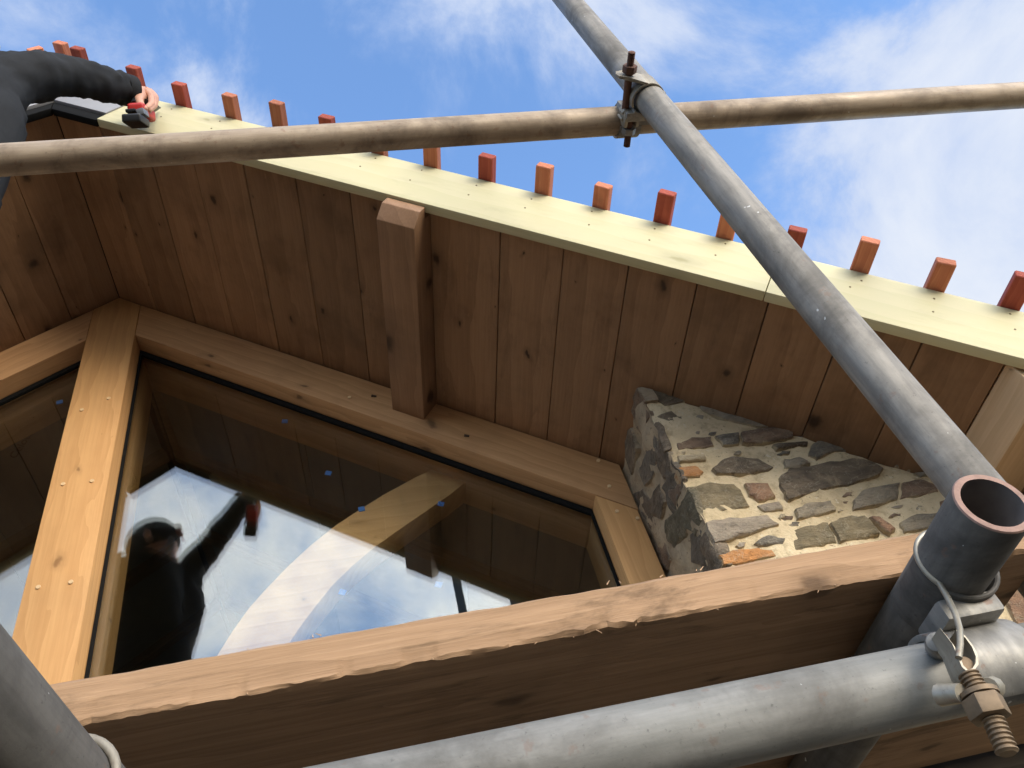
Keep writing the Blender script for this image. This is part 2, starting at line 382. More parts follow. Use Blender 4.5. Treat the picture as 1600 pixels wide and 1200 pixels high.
# roof: soffit boards, deck, battens, bargeboards
deck = {}
for side in (1, -1):
    mb = MB()
    sbox(mb, side, -.014, EAVE, 1.02, 1.66, .021, .050)
    sbox(mb, side, -.086, EAVE, 1.012, 6.0, .118, .145)
    deck[side] = mb.build('roof_deck', M['dark'], house, FR[side], smooth=0)
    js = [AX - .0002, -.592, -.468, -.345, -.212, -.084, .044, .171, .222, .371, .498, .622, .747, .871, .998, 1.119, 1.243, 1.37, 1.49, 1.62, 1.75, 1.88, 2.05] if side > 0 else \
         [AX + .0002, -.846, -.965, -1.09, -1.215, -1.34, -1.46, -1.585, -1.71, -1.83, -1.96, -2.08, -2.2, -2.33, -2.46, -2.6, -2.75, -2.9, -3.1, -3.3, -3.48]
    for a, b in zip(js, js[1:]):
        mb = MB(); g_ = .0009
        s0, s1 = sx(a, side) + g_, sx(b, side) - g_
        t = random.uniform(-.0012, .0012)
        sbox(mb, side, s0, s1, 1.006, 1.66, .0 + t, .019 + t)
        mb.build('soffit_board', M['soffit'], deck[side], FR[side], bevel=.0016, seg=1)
    # rafters closing the edge between soffit and deck behind the bargeboard
    sbox(MB(), side, -.03, EAVE, 1.012, 1.05, .052, .116).build('edge_rafter', M['rafter'], house, FR[side], bevel=.002)

bx = [.978 * v for v in (-.4083, -.2701, -.1444, -.0197, .105, .2299, .3545, .4779, .5993, .7224, .8427, .965, 1.0863, 1.2123, 1.3323, 1.455, 1.578, 1.70, 1.823, 1.946)]
cxs = [(sx(x - .148 * SN + .024), random.uniform(-.012, .010)) for x in bx]
s_first = cxs[0][0]
cxs = [(s_first - .152, -.012), (-.030, -.030), (-.092, -.034)] + cxs
for i, (s, dy) in enumerate(cxs):
    mb = MB(); sbox(mb, 1, s - .0195, s + .0195, .914 + dy, 6.0, .147, .170)
    fr = FR[1] @ Matrix.Translation((s, 0, .158)) @ Matrix.Rotation(R(random.uniform(-5, 5)), 4, 'Y') @ Matrix.Translation((-s, 0, -.158))
    mb.build('roof_batten', M['batten_red' if i in (0, 1, 3, 6, 9, 12, 14, 17) else 'batten'], house, fr, bevel=.0022, seg=1)
for i, s in enumerate((-.060, .085, .24, .43, .58, .73, .88, 1.03, 1.18, 1.33, 1.48, 1.63, 1.78, 1.93, 2.08, 2.23, 2.38)):
    mb = MB(); sbox(mb, -1, s - .0195, s + .0195, (.885, .865, .858)[min(i, 2)] + random.uniform(0, .006), 6.0, .147, .170)
    mb.build('roof_batten', M['batten'], house, FR[-1], bevel=.0022, seg=1)
MB().box(AX - .022, AX + .022, 1.016, 6.0, AZ + .028, AZ + .19).build('ridge_board', M['rafter'], house, bevel=.002)
MB().box(-.60, -.545, .985, 1.25, 2.515, 2.535).build('slate_offcut', M['grey'], house, bevel=.002)

# bargeboards: pale treated boards with a grey primed piece each side of the ridge
def barge(side, s0, s1, mat, name, n0=-.020, n1=.147, cut0=0.0, cut1=0.0, y0=B0, y1=B1):
    # plumb / angled end cuts: shift of top relative to bottom along the slope
    mb = MB(); ys = (y0, y1) if side > 0 else (-y1, -y0)
    poly = [(s0, ys[0], n0), (s1, ys[0], n0), (s1 + cut1, ys[0], n1), (s0 + cut0, ys[0], n1)]
    mb.prism(poly, (0, ys[1] - ys[0], 0))
    return mb.build(name, mat, house, FR[side], bevel=.0035, seg=2)
pl = -TN * .167
JS = [.175, sx(.862), sx(2.1)]
b1 = barge(1, JS[0], JS[1] - .0006, M['barge'], 'bargeboard', cut0=.01, cut1=.0)
b2 = barge(1, JS[1] + .0006, JS[2], M['barge'], 'bargeboard')
b3 = barge(-1, .215, EAVE, M['barge'], 'bargeboard')
def grey_cap(side, s1):
    c0 = TN * .0
    ys = (B0 - .004, B1) if side > 0 else (-B1, -(B0 - .004))
    n0, n1 = .012, .150
    a0 = -n0 * TN * -1 * -1; 
    poly = [(-n0 * TN + .002, ys[0], n0), (s1, ys[0], n0), (s1 + .012, ys[0], n1), (-n1 * TN + .002, ys[0], n1)]
    # local: plumb cut at the ridge means s = n*tan(pitch)
    c = MB().prism(poly, (0, ys[1] - ys[0], 0)).build('grey_bargeboard', M['grey'], house, FR[side], bevel=.003)
    poly = [(.022 * TN + .001, ys[0], -.022), (s1 - .006, ys[0], -.022), (s1, ys[0], n0 - .001), (-n0 * TN + .001, ys[0], n0 - .001)]
    d = [0.006 if side > 0 else -.0, 0]
    mb = MB().prism([(p[0], p[1] + (.008 if side > 0 else -.0), p[2]) for p in poly], (0, (ys[1] - ys[0]) - .008, 0))
    mb.build('drip_edge', M['black'], c, FR[side], bevel=.003)
grey_cap(1, .178); grey_cap(-1, .21)
MB().box(AX - .0022, AX + .0022, B0 - .0055, B1, AZ + .02, AZ + .185).build('joint_sealant', plain('cream_sealant', (.72, .66, .42), .6), house, bevel=.001)
# screws along the bargeboards
sc_me = None
for x in bx:
    for dn in (.118, .07):
        s = sx(x - .148 * SN + .024) + random.uniform(-.012, .012)
        n = dn + random.uniform(-.008, .008)
        if s < .22 or s > JS[2]: continue
        mb = MB().tube([(s, B0 - .0008, n), (s, B0 + .004, n)], .0023, 8)
        mb.build('screw', M['screw'], b1 if s < JS[1] else b2, FR[1])

# purlins
def purlin(xl, w, depth, side=1, y0=.986, y1=1.70):
    s0 = sx(xl, side); ch = .030
    mb = MB(); sg = 1 if side > 0 else -1
    # profile in (y,n)
    prof = [(y0 + ch, -depth), (y1, -depth), (y1, .0), (y0 + .03, .0), (y0 + .03, -.022), (y0, -.022), (y0, -depth + ch)]
    mb.prism([(s0, sg * y, n) for y, n in prof], (w, 0, 0))
    return mb.build('purlin', M['oaky'], house, FR[side], bevel=.0022)
# underside left edge measured at (.095, 1.728)
pp = Vector((.095, 0, 1.728)) - Vector((AX, 0, AZ))
ps = pp.x * CS - pp.z * SN; pn = pp.x * SN + pp.z * CS
s_l = ps; mb = None
purlin(AX + ps * CS, .101, -pn)
purlin(AX - ps * CS, .101, -pn, -1)
# plumb set wall plate at the right, and its twin on the left
for sgn in (1, -1):
    x0 = AX + sgn * (1.243 - AX); x1 = x0 + sgn * .11
    zt0 = AZ - abs(x0 - AX) * TN - .001; zt1 = AZ - abs(x1 - AX) * TN - .001
    y0 = 1.008
    mb = MB().prism([(x0, y0 + .022, .885), (x1, y0 + .022, .885), (x1, y0, min(.907, zt1)), (x1, y0, zt1), (x0, y0, zt0), (x0, y0, .907)], (0, .66, 0))
    mb.build('wall_plate', M['palebeam'], house, bevel=.003)

# ------------------------------------------------------------------ glazed oak gable frame
YB = 1.86
kp = MB().prism([(-.787, W, -1.2), (-.646, W, -1.2), (-.646, W, AZ - .073 * TN - .002), (AX, W, AZ - .002), (-.787, W, AZ - .073 * TN - .002)], (0, YB - W, 0)).build('king_post', M['oak'], house, bevel=.004)
LOW = .130                                # depth of the sloping head beam
heads = {}
for side in (1, -1):
    x0 = -.6455 if side > 0 else -.7875; x1 = .667 if side > 0 else -2.10
    z = lambda x, n: AZ - abs(x - AX) * TN - n / CS
    # local slope frame polygon
    def loc(x, n):
        d = Vector((x - AX, 0, z(x, n) - AZ)); return (d.x * side * CS - d.z * SN, d.x * side * SN + d.z * CS)
    poly = [loc(x0, .002), loc(x1, .002), loc(x1, LOW), loc(x0, LOW)]
    sg = side
    mb = MB().prism([(a, sg * (W + .001), b) for a, b in poly], (0, sg * (YB - W), 0))
    heads[side] = mb.build('head_beam', M['oakx'], house, FR[side], bevel=.004)
    # jamb post
    xj0, xj1 = (.571, .664) if side > 0 else (-2.004, -2.097)
    zt = lambda x: z(x, LOW) - .001
    jm = MB().prism([(xj0, W + .0015, -1.2), (xj1, W + .0015, -1.2), (xj1, W + .0015, zt(xj1)), (xj0, W + .0015, zt(xj0))], (0, YB - W, 0)).build('jamb_post', M['oak'], house, bevel=.004)
    # sealed double glazed unit
    xa, xb = (-.646, .571) if side > 0 else (-.787, -2.004)
    q = .002 * side
    def pane_poly(inset):
        a, b = xa + side * inset, xb - side * inset
        zz = lambda x: z(x, LOW) - inset * 1.24
        return [(a, zz(a)), (b, zz(b)), (b, -1.0 + inset), (a, -1.0 + inset)]
    gl = None
    for k, y in enumerate((1.700, 1.715)):
        o = MB().prism([(x, y, zz) for x, zz in pane_poly(.003)], (0, .004, 0)).build('glass_pane', M['glass'], house, smooth=0)
        gl = gl or o
    # black gasket all round the unit
    wk = .022
    P = pane_poly(.0015); Q = pane_poly(.008); P2 = [(x, zz) for x, zz in P]
    Q = [(Q[0][0], Q[0][1] - .012), (Q[1][0], Q[1][1] - .012), Q[2], Q[3]]
    for i in range(4):
        j = (i + 1) % 4
        MB().prism([(P[i][0], 1.690, P[i][1]), (P[j][0], 1.690, P[j][1]), (Q[j][0], 1.690, Q[j][1]), (Q[i][0], 1.690, Q[i][1])], (0, .009, 0)).build('gasket', M['black'], gl, smooth=0)
    # sill
    xs = sorted((xa, xb))
    MB().box(xs[0], xs[1], W + .002, YB, -1.12, -1.001).build('window_sill', M['oakx'], house, bevel=.004)
    if side > 0: pane_r = gl
    else: pane_l = gl
# blue packers left on the glass
for px, py, pane in ((93, 628, -1), (445, 658, 1), (513, 739, 1), (565, 795, 1), (689, 787, 1), (535, 925, 1), (685, 913, 1)):
    c = aty(px, py, 1.7205)
    MB().box(-.0085, .0085, 0, .002, -.0075, .0075).build('blue_packer', M['tape'], pane_r if pane > 0 else pane_l, Matrix.Translation(c) @ Matrix.Rotation(R(random.uniform(-25, 25)), 4, 'Y'))
# oak pegs
for px, py in ((170, 623), (128, 641), (99, 757), (144, 752), (60, 918), (111, 910)):
    c = aty(px, py, W); MB().tube([(c.x, W - .0035, c.z), (c.x, W + .02, c.z)], .0058, 12).build('peg', M['peg'], kp, bevel=.001, seg=1)
for px, py in ((546, 621), (935, 720), (952, 760)):
    c = aty(px, py, W); MB().tube([(c.x, W - .0025, c.z), (c.x, W + .02, c.z)], .0055, 12).build('peg', M['peg'], heads[1], bevel=.001, seg=1)
for px, py in ((964, 799), (996, 810)):
    c = aty(px, py, W); MB().tube([(c.x, W - .0025, c.z), (c.x, W + .02, c.z)], .0055, 12).build('peg', M['peg'], house, bevel=.001, seg=1)
# checks / knot splits on the head beam
for k, (px, py) in enumerate(((584, 619), (729, 681))):
    c = aty(px, py, W); MB().tube([(c.x - .006, W - .0005, c.z + .002), (c.x + .007, W - .0005, c.z - .003)], [.0042, .0030], 8).build('knot', plain('knot_dark%d' % k, (.05, .028, .018), .8), heads[1])

# curved brace inside
up = [(700, 722), (650, 745), (600, 772), (560, 797), (525, 820), (487, 850), (450, 884), (418, 917), (390, 948), (362, 987), (335, 1030), (300, 1090), (270, 1150)]
lo = [(742, 742), (700, 775), (655, 806), (620, 830), (588, 853), (553, 882), (520, 914), (495, 945), (470, 978), (450, 1008), (432, 1040), (400, 1100), (372, 1160)]
yb = 1.765
mb = MB()
for i in range(len(up) - 1):
    quad = [aty(*up[i], yb), aty(*up[i + 1], yb), aty(*lo[i + 1], yb), aty(*lo[i], yb)]
    k = len(mb.v)
vs = []
for a, b in zip(up, lo):
    A = aty(*a, yb); Bq = aty(*b, yb); vs += [A, Bq, Bq + Vector((0, .085, 0)), A + Vector((0, .085, 0))]
fs = []
n = len(up)
for i in range(n - 1):
    for j in range(4): fs.append((i * 4 + j, i * 4 + (j + 1) % 4, (i + 1) * 4 + (j + 1) % 4, (i + 1) * 4 + j))
fs += [(0, 1, 2, 3), tuple((n - 1) * 4 + j for j in (3, 2, 1, 0))]
mb = MB().add(vs, fs); mb.build('arched_brace', M['brace'], house, bevel=.003)

# interior: insulation boards between rafters, end wall, floor, side walls
for side in (1, -1):
    ys = [1.90, 2.35, 2.85, 3.35, 3.85, 4.35, 4.9]
    for y in ys:
        sbox(MB(), side, .03, EAVE, y - .024, y + .024, -.025, .110).build('rafter', M['rafter'], house, FR[side], bevel=.002)
    for a, b in zip(ys, ys[1:]):
        for s0, s1 in ((.03, .64), (.644, 1.25), (1.254, 1.86), (1.864, EAVE)):
            sbox(MB(), side, s0, s1, a + .025, b - .025, .012, .05).build('insulation_board', M['insul'], house, FR[side], smooth=0)
    sbox(MB(), side, .03, EAVE, 1.66, 1.876, .012, .05).build('insulation_board', M['insul'], house, FR[side], smooth=0)
MB().box(-3.3, 1.9, 5.0, 5.1, GROUND, 3.0).build('rear_wall', M['inner'], house, smooth=0)
MB().box(-3.3, 1.9, 1.88, 5.0, -1.35, -1.25).build('upper_floor', M['inner'], house, smooth=0)
MB().box(1.8, 1.9, 1.9, 5.0, GROUND, .50).build('side_wall', M['inner'], house, smooth=0)
MB().box(-3.4, -3.3, 1.9, 5.0, GROUND, .50).build('side_wall', M['inner'], house, smooth=0)
# printed insulation facing: maker's lettering and a round mark
def ceil_left(px, py, off=0.0115):
    v = ray(px, py); k = AZ + off / CS - AX * TN; return v * (k / (v.z - v.x * TN))
def text_mesh(txt, a, b, normal, mat, parent, name, ratio=1.0):
    cu = bpy.data.curves.new(name, 'FONT'); cu.body = txt; cu.size = 1.0; cu.extrude = 0.0
    t = bpy.data.objects.new(name, cu); COL.objects.link(t)
    bpy.context.view_layer.update()
    me = bpy.data.meshes.new_from_object(t.evaluated_get(bpy.context.evaluated_depsgraph_get()))
    wd = max(v.co.x for v in me.vertices)
    bpy.data.objects.remove(t); bpy.data.curves.remove(cu)
    me.name = name; me.materials.append(mat)
    X = (b - a); k = X.length / wd; X.normalize(); Z = normal.normalized(); Y = Z.cross(X).normalized()
    o = bpy.data.objects.new(name, me); COL.objects.link(o)
    f = frame_from(a, X * k, Y * k * ratio, Z * k); o.matrix_world = f; par(o, parent); return o
nl = Vector((SN, 0, -CS))
text_mesh('Celotex', ceil_left(24, 717), ceil_left(58, 668), nl, M['print'], house, 'printed_lettering', 1.0)
c0 = ceil_left(0, 683); ux = Vector((-CS, 0, -SN)); uy = Vector((0, 1, 0))
disc = [c0 + (ux * math.cos(t) + uy * math.sin(t)) * .034 for t in [2 * math.pi * i / 28 for i in range(28)]]
MB().add(disc, [tuple(range(28))]).build('printed_mark', M['printred'], house, smooth=0)

# ------------------------------------------------------------------ rubble stone piers
YS = 1.352; XS = .676
def soffz(x): return AZ - abs(x - AX) * TN
def pier(sgn):
    """mortar core with rough faces; front at YS, inner return at XS"""
    X0 = XS; X1 = 1.85
    zb = GROUND
    def px(x): return x if sgn > 0 else 2 * AX - x
    mb = MB()
    # one surface wrapped round the corner: u runs back->corner->right
    us = [(X0, 1.70 - i * .0165) for i in range(int((1.70 - YS) / .0165) + 1)]
    us += [(X0 + .004, YS + .004)] + [(X0 + .014 + .022 * i, YS) for i in range(54)]
    rows = []
    nz = 74
    for (x, y) in us:
        zt = soffz(x) - .003
        col = []
        for k in range(nz + 1):
            f = k / nz
            z = zt - (zt - .15) * min(1, f / .92) if f < .92 else .15 + (zb - .15) * (f - .92) / .08
            p = Vector((x, y, z)) * 1.0
            d = (noise.noise(p * 9) * .010 + noise.noise(p * 28) * .007 + noise.noise(p * 75) * .0035) if f < .97 else 0
            nx = -1 if x <= X0 + 1e-6 else 0; ny = -1 if y <= YS + .01 else 0
            if x <= X0 + .01 and y <= YS + .01: nx = ny = -.7
            dx = nx * d; dy = ny * d
            wob = (noise.noise(Vector((0, 0, z * 6))) * .008 + noise.noise(Vector((3, y * 8, z * 19))) * .010) if x < X0 + .05 else 0
            col.append((px(x + dx + wob), y + dy, z))
        rows.append(col)
    m = nz + 1; vs = [p for c in rows for p in c]; fs = []; mi = []
    for i in range(len(rows) - 1):
        for k in range(nz):
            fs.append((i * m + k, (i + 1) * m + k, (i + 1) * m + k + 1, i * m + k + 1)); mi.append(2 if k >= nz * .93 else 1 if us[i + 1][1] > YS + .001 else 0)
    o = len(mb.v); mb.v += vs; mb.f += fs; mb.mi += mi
    return mb.build('stone_pier', [M['mortar'], M['mortar_shaded'], M['lowbounce']], house, smooth=60)
pier_r = pier(1); pier_l = pier(-1)
POLY = []
def cobble(poly, normal, mat, parent, proud=.010, seed=0, rough=1.0):
    """irregular faced stone: outline -> bevelled, slightly domed, chipped"""
    rnd = random.Random(seed); nrm = Vector(normal)
    P = [Vector(p) for p in poly]; c = sum(P, Vector()) / len(P)
    out_ = []
    for i, p in enumerate(P):
        q = P[(i + 1) % len(P)]; k = 3 if (q - p).length > .02 else 2
        for j in range(k):
            t = j / k; v = p.lerp(q, t)
            if j: v += (v - c).normalized() * rnd.uniform(-.0035, .003) * rough
            out_.append(v)
    n_ = len(out_); vs = []
    for f, h in ((1.03, -.03), (1.0, proud * .25), (.93, proud * .85), (.70, proud * 1.1), (.36, proud * 1.18)):
        for v in out_:
            dd = (v - c)
            if f < 1: 
                L_ = dd.length; dd = dd.normalized() * max(L_ * .2, L_ - (1 - f) * min(L_, .03 if f > .9 else L_))
            w = c + dd * (f if f > 1 else 1.0)
            hh = h + (noise.noise(w * 42 + Vector((seed, 0, 0))) * .0035 + noise.noise(w * 110) * .0018 if h > 0 else 0)
            vs.append(w + nrm * hh)
    vs.append(c + nrm * proud * 1.2)
    fs = []
    for r in range(4):
        for i in range(n_): fs.append((r * n_ + i, r * n_ + (i + 1) % n_, (r + 1) * n_ + (i + 1) % n_, (r + 1) * n_ + i))
    fs += [(4 * n_ + i, 4 * n_ + (i + 1) % n_, 5 * n_) for i in range(n_)]
    ob = MB().add(vs, fs).build('stone', mat, parent, smooth=50)
    at = ob.data.attributes.new('rim', 'FLOAT', 'POINT')
    at.data.foreach_set('value', [v for r_ in (1.3, 1.1, .72, .30, .05) for v in [r_] * n_] + [0.0])
    return ob
def z5(p): return (940 + .35 * p[0], 560 + .35 * p[1])
FRONT = [
 ('dk', [(180,110),(300,105),(440,170),(400,190),(280,215),(200,180)]), ('dk', [(245,265),(310,240),(360,265),(390,310),(340,325),(250,300)]),
 ('gg', [(430,200),(560,200),(760,268),(850,302),(700,310),(560,280),(450,240)]),
 ('br', [(330,385),(400,358),(490,352),(500,395),(430,405),(340,412)]), ('bl', [(505,350),(612,335),(612,385),(540,392)]),
 ('br', [(622,332),(770,312),(860,318),(850,362),(700,385),(628,382)]), ('dk', [(760,392),(920,380),(915,398),(780,412)]),
 ('br', [(880,312),(930,325),(925,355),(880,350)]), ('bl', [(960,370),(1010,348),(1150,388),(1120,408),(1010,430),(960,455),(920,440),(930,400)]),
 ('dk', [(1290,445),(1340,452),(1425,492),(1400,508),(1310,485)]), ('cr', [(335,442),(460,440),(465,460),(345,470)]),
 ('or', [(335,492),(420,482),(455,510),(440,530),(360,532)]), ('dk', [(490,500),(540,455),(600,445),(700,455),(765,495),(740,510),(620,525),(510,520)]),
 ('gg', [(810,460),(880,450),(930,480),(880,500),(810,500)]), ('dk', [(785,545),(830,500),(960,480),(1120,455),(1190,465),(1255,500),(1240,525),(1100,575),(940,605),(830,640),(800,590)]),
 ('gg', [(1120,640),(1160,595),(1280,570),(1330,560),(1320,635),(1260,655),(1120,685)]), ('br', [(1340,560),(1420,545),(1490,570),(1500,600),(1400,625),(1330,632)]),
 ('ol', [(380,580),(480,555),(590,565),(620,590),(660,665),(580,685),(470,695),(420,660)]), ('rd', [(635,565),(740,565),(775,625),(700,645),(655,620)]),
 ('pl', [(690,665),(790,645),(810,680),(730,690)]), ('gg', [(860,680),(920,655),(1020,645),(1045,685),(950,710),(870,725)]),
 ('pl', [(460,745),(560,720),(740,710),(790,750),(700,775),(560,820),(500,835)]), ('bl', [(680,830),(740,795),(820,810),(810,835),(700,842)]),
 ('ol', [(850,775),(930,750),(1008,740),(1050,825),(950,845),(860,865)]), ('ol', [(1015,742),(1080,715),(1170,710),(1240,790),(1150,815),(1060,828)]),
 ('rd', [(1190,715),(1230,710),(1310,770),(1290,790),(1240,760)]), ('gg', [(1330,735),(1400,700),(1500,695),(1520,720),(1480,760),(1350,780)]),
 ('or', [(520,885),(580,860),(700,850),(760,860),(780,885),(640,912),(540,925)]), ('rd', [(1500,645),(1560,630),(1565,670),(1510,672)]),
 ('gg', [(1390,520),(1470,515),(1500,540),(1420,535)]), ('pl', [(860,905),(960,880),(1080,870),(1070,930),(900,950)])]
i = 0
for k, poly in FRONT:
    i += 1
    pts = [aty(*z5(p), YS) for p in poly]
    cobble([(p.x, YS, p.z) for p in pts], (0, -1, 0), ST[k], pier_r, random.uniform(.004, .011), i)
def inside(pt, poly):
    c_ = False; n_ = len(poly)
    for a_ in range(n_):
        (x1_, y1_), (x2_, y2_) = poly[a_], poly[a_ - 1]
        if (y1_ > pt[1]) != (y2_ > pt[1]) and pt[0] < (x2_ - x1_) * (pt[1] - y1_) / (y2_ - y1_) + x1_: c_ = not c_
    return c_
rc = random.Random(21); made = 0
for tr in range(900):
    if made >= 26: break
    cx_, cy_ = rc.uniform(200, 1500), rc.uniform(120, 900)
    if cy_ < 85 + (cx_ - 150) * .30 + 22 or cx_ < 170 + (cy_ - 85) * .46 + 25: continue
    w_, h_ = rc.uniform(14, 34), rc.uniform(6, 13)
    box_ = [(cx_ - w_, cy_ + 4), (cx_ - w_ * .3, cy_ - h_), (cx_ + w_, cy_ - h_ * .7 - 3), (cx_ + w_ * .8, cy_ + h_ * .4), (cx_ - w_ * .4, cy_ + h_)]
    if any(inside((cx_ + a_ * (w_ + 6), cy_ + b_ * (h_ + 5)), p_) for _, p_ in FRONT for a_ in (-1, 0, 1) for b_ in (-1, 0, 1)): continue
    made += 1; i += 1; FRONT.append(('x', box_))
    pts = [aty(*z5(p), YS) for p in box_]
    cobble([(p.x, YS, p.z) for p in pts], (0, -1, 0), ST[rc.choice(('gg', 'cr', 'br', 'pl', 'rd', 'bl', 'cr'))], pier_r, rc.uniform(.001, .004), i)
RET = [('br', [(125,150),(165,130),(200,190),(170,300),(130,240)]), ('dk', [(105,350),(130,310),(160,400),(140,520),(110,440)]),
 ('bl', [(185,330),(240,310),(262,400),(240,520),(200,570),(172,500),(205,420)]), ('dk', [(258,365),(305,425),(318,500),(280,540),(250,480)]),
 ('br', [(290,600),(350,560),(360,600),(330,670),(300,650)]), ('ol', [(290,720),(370,640),(390,700),(380,800),(330,850),(290,800)]),
 ('bl', [(395,790),(440,750),(500,850),(470,930),(410,910)]), ('dk', [(140,600),(190,580),(250,740),(240,790),(190,700)]),
 ('dk', [(210,640),(260,560),(285,640),(270,720),(235,700)]), ('dk', [(110,200),(120,160),(128,260),(112,300)]), ('br', [(240,830),(285,810),(310,900),(300,950),(265,920)])]
for k, poly in RET:
    i += 1
    pts = [atx(*z5(p), XS) for p in poly]
    cobble([(XS, p.y, p.z) for p in pts], (-1, 0, 0), STD[k], pier_r, random.uniform(.003, .006), i)
def quoin(z0, z1, wx, wy, mat, seed):
    n_ = 7; rnd = V3 = None; bm = bmesh.new(); bmesh.ops.create_cube(bm, size=1.0); bmesh.ops.subdivide_edges(bm, edges=bm.edges[:], cuts=n_, use_grid_fill=True)
    for v in bm.verts:
        u_ = v.co.copy(); r_ = 1 - .10 * (abs(u_.x * u_.z * 4) + abs(u_.y * u_.z * 4) + abs(u_.x * u_.y * 4)) / 3
        p = Vector((XS - .006 + (u_.x * r_ + .5) * wx, YS - .006 + (u_.y * r_ + .5) * wy, (z0 + z1) / 2 + u_.z * r_ * (z1 - z0)))
        q_ = Vector((noise.noise(p * 22 + Vector((seed, 0, 0))), noise.noise(p * 22 + Vector((0, seed, 0))), noise.noise(p * 22 + Vector((0, 0, seed))))) * .012
        q_ += Vector((noise.noise(p * 65), noise.noise(p * 65 + Vector((5, 0, 0))), 0)) * .004
        v.co = p + q_
    me = bpy.data.meshes.new('stone'); bm.to_mesh(me); bm.free(); me.materials.append(mat)
    me.polygons.foreach_set('use_smooth', [True] * len(me.polygons)); me.set_sharp_from_angle(angle=R(50))
    at = me.attributes.new('rim', 'FLOAT', 'POINT'); at.data.foreach_set('value', [.25] * len(me.vertices))
    o = bpy.data.objects.new('stone', me); COL.objects.link(o); par(o, pier_r)
for z0, z1, wx, wy, k_ in ((1.30, 1.395, .030, .10, 'br'), (1.185, 1.275, .018, .075, 'dk'), (1.085, 1.165, .020, .12, 'bl'), (.975, 1.06, .016, .07, 'ol'), (.86, .955, .024, .11, 'dk'), (.74, .84, .03, .1, 'br')):
    i += 1; quoin(z0, z1, wx, wy, STD[k_], i)
# coursed rubble beyond the part the scaffold leaves open (lower down, further right, and the twin pier)
def courses(x0, x1, z0, z1, sgn, parent, topcut=True):
    global i
    z = z0
    while z < z1:
        h = random.uniform(.055, .12); x = x0 + random.uniform(0, .05)
        while x < x1:
            w_ = random.uniform(.10, .28); i += 1
            ztop = z + h
            if soffz(x + w_) - .02 > ztop and x + w_ < x1:
                j = lambda: random.uniform(-.012, .012)
                P = [(x + j(), YS, z + j()), (x + w_ * .5, YS, z + j()), (x + w_ + j(), YS, z + j()), (x + w_ + j(), YS, z + h + j()), (x + w_ * .4, YS, z + h + j()), (x + j(), YS, z + h + j())]
                if sgn < 0: P = [(2 * AX - a, b, c) for a, b, c in P]
                cobble(P, (0, -1, 0), ST[random.choice(('dk', 'br', 'gg', 'ol', 'pl', 'bl', 'rd'))], parent, random.uniform(.007, .013), i)
            x += w_ + random.uniform(.02, .035)
        z += h + random.uniform(.02, .035)
courses(.70, 1.80, .15, .74, 1, pier_r)
courses(1.40, 1.80, .74, 1.0, 1, pier_r)
courses(.70, 1.80, .15, 1.30, -1, pier_l)
lower = MB().box(-3.29, 1.849, YS + .012, YS + .4, GROUND, -1.22).build('lower_wall', M['lowbounce'], house, smooth=0)

# ------------------------------------------------------------------ scaffold
TR = .02415
def pipe(name, a, b, mat, label, group='scaffold tubes', rad=TR, wall=.0042):
    """hollow tube; local Z runs along it"""
    a = Vector(a); b = Vector(b); d = b - a; Lh = d.length
    n = 40; vs = []; fs = []; mi = []
    rings = [(0, rad - wall - .0004, .0), (0, rad - .0008, 0.0), (0, rad, .0012), (1, rad, -.0012), (1, rad - .0008, 0), (1, rad - wall - .0004, 0), (1, rad - wall, -.2), (0, rad - wall, .2)]
    rr = []
    for t, r_, o in rings: rr.append((Lh * t + o, r_))
    # wrap once round: end lip, outside, far lip, bore
    for k, (z, r_) in enumerate(rr):
        for j in range(n):
            th = 2 * math.pi * j / n
            jit = 1 + (noise.noise(Vector((math.cos(th) * 2.2, math.sin(th) * 2.2, 3 + k % 2))) * .02 if k in (0, 5) else 0)
            vs.append((r_ * jit * math.cos(th), r_ * jit * math.sin(th), z))
    m_ = len(rr); mid = {0: 1, 1: 1, 2: 0, 3: 1, 4: 1, 5: 2, 6: 2, 7: 2}
    for k in range(m_):
        for j in range(n):
            fs.append((k * n + j, k * n + (j + 1) % n, ((k + 1) % m_) * n + (j + 1) % n, ((k + 1) % m_) * n + j)); mi.append(mid[k])
    mb = MB(); mb.v = vs; mb.f = fs; mb.mi = mi
    z = d.normalized(); x = Vector((0, 0, 1)).cross(z)
    if x.length < .01: x = Vector((1, 0, 0))
    x.normalize(); y = z.cross(x)
    o = mb.build(name, [mat, M['rustlip'], M['inside_tube']], None, frame_from(a, x, y, z), smooth=35)
    return tag(o, label, 'scaffold tube', group)

SXY = (.53, .55)
standard = pipe('scaffold_tube', (SXY[0], SXY[1], GROUND), (SXY[0] - .012, SXY[1] - .006, 3.6), M['galv'], 'long grey upright scaffold tube crossing in front of the brown rail')
guard = pipe('scaffold_tube', (-2.6, .600, 1.284), (3.0, .600, 1.272), M['galv_brown'], 'weathered brown guard rail tube running across below the battens')
ledger = pipe('scaffold_tube', (-.085, .497, .2045), (2.6, .497, .2045), M['galv_clean'], 'pale clean horizontal scaffold tube below the timber scaffold board')
stub = pipe('scaffold_tube', (.383, .392, .262), (.383, 1.15, .262), M['galv_shaded'], 'short tube with an open rusty end pointing at the viewer')
ltube = pipe('scaffold_tube', (-.187, .18, .222), (-.143, 1.0, .222), M['galv_shaded'], 'dark shaded scaffold tube in the bottom left corner')
outer = pipe('scaffold_tube', (.438, -.65, GROUND), (.438, -.65, 3.9), M['galv_shaded'], 'dark upright scaffold tube seen only as a thin bar reflected in the glass')

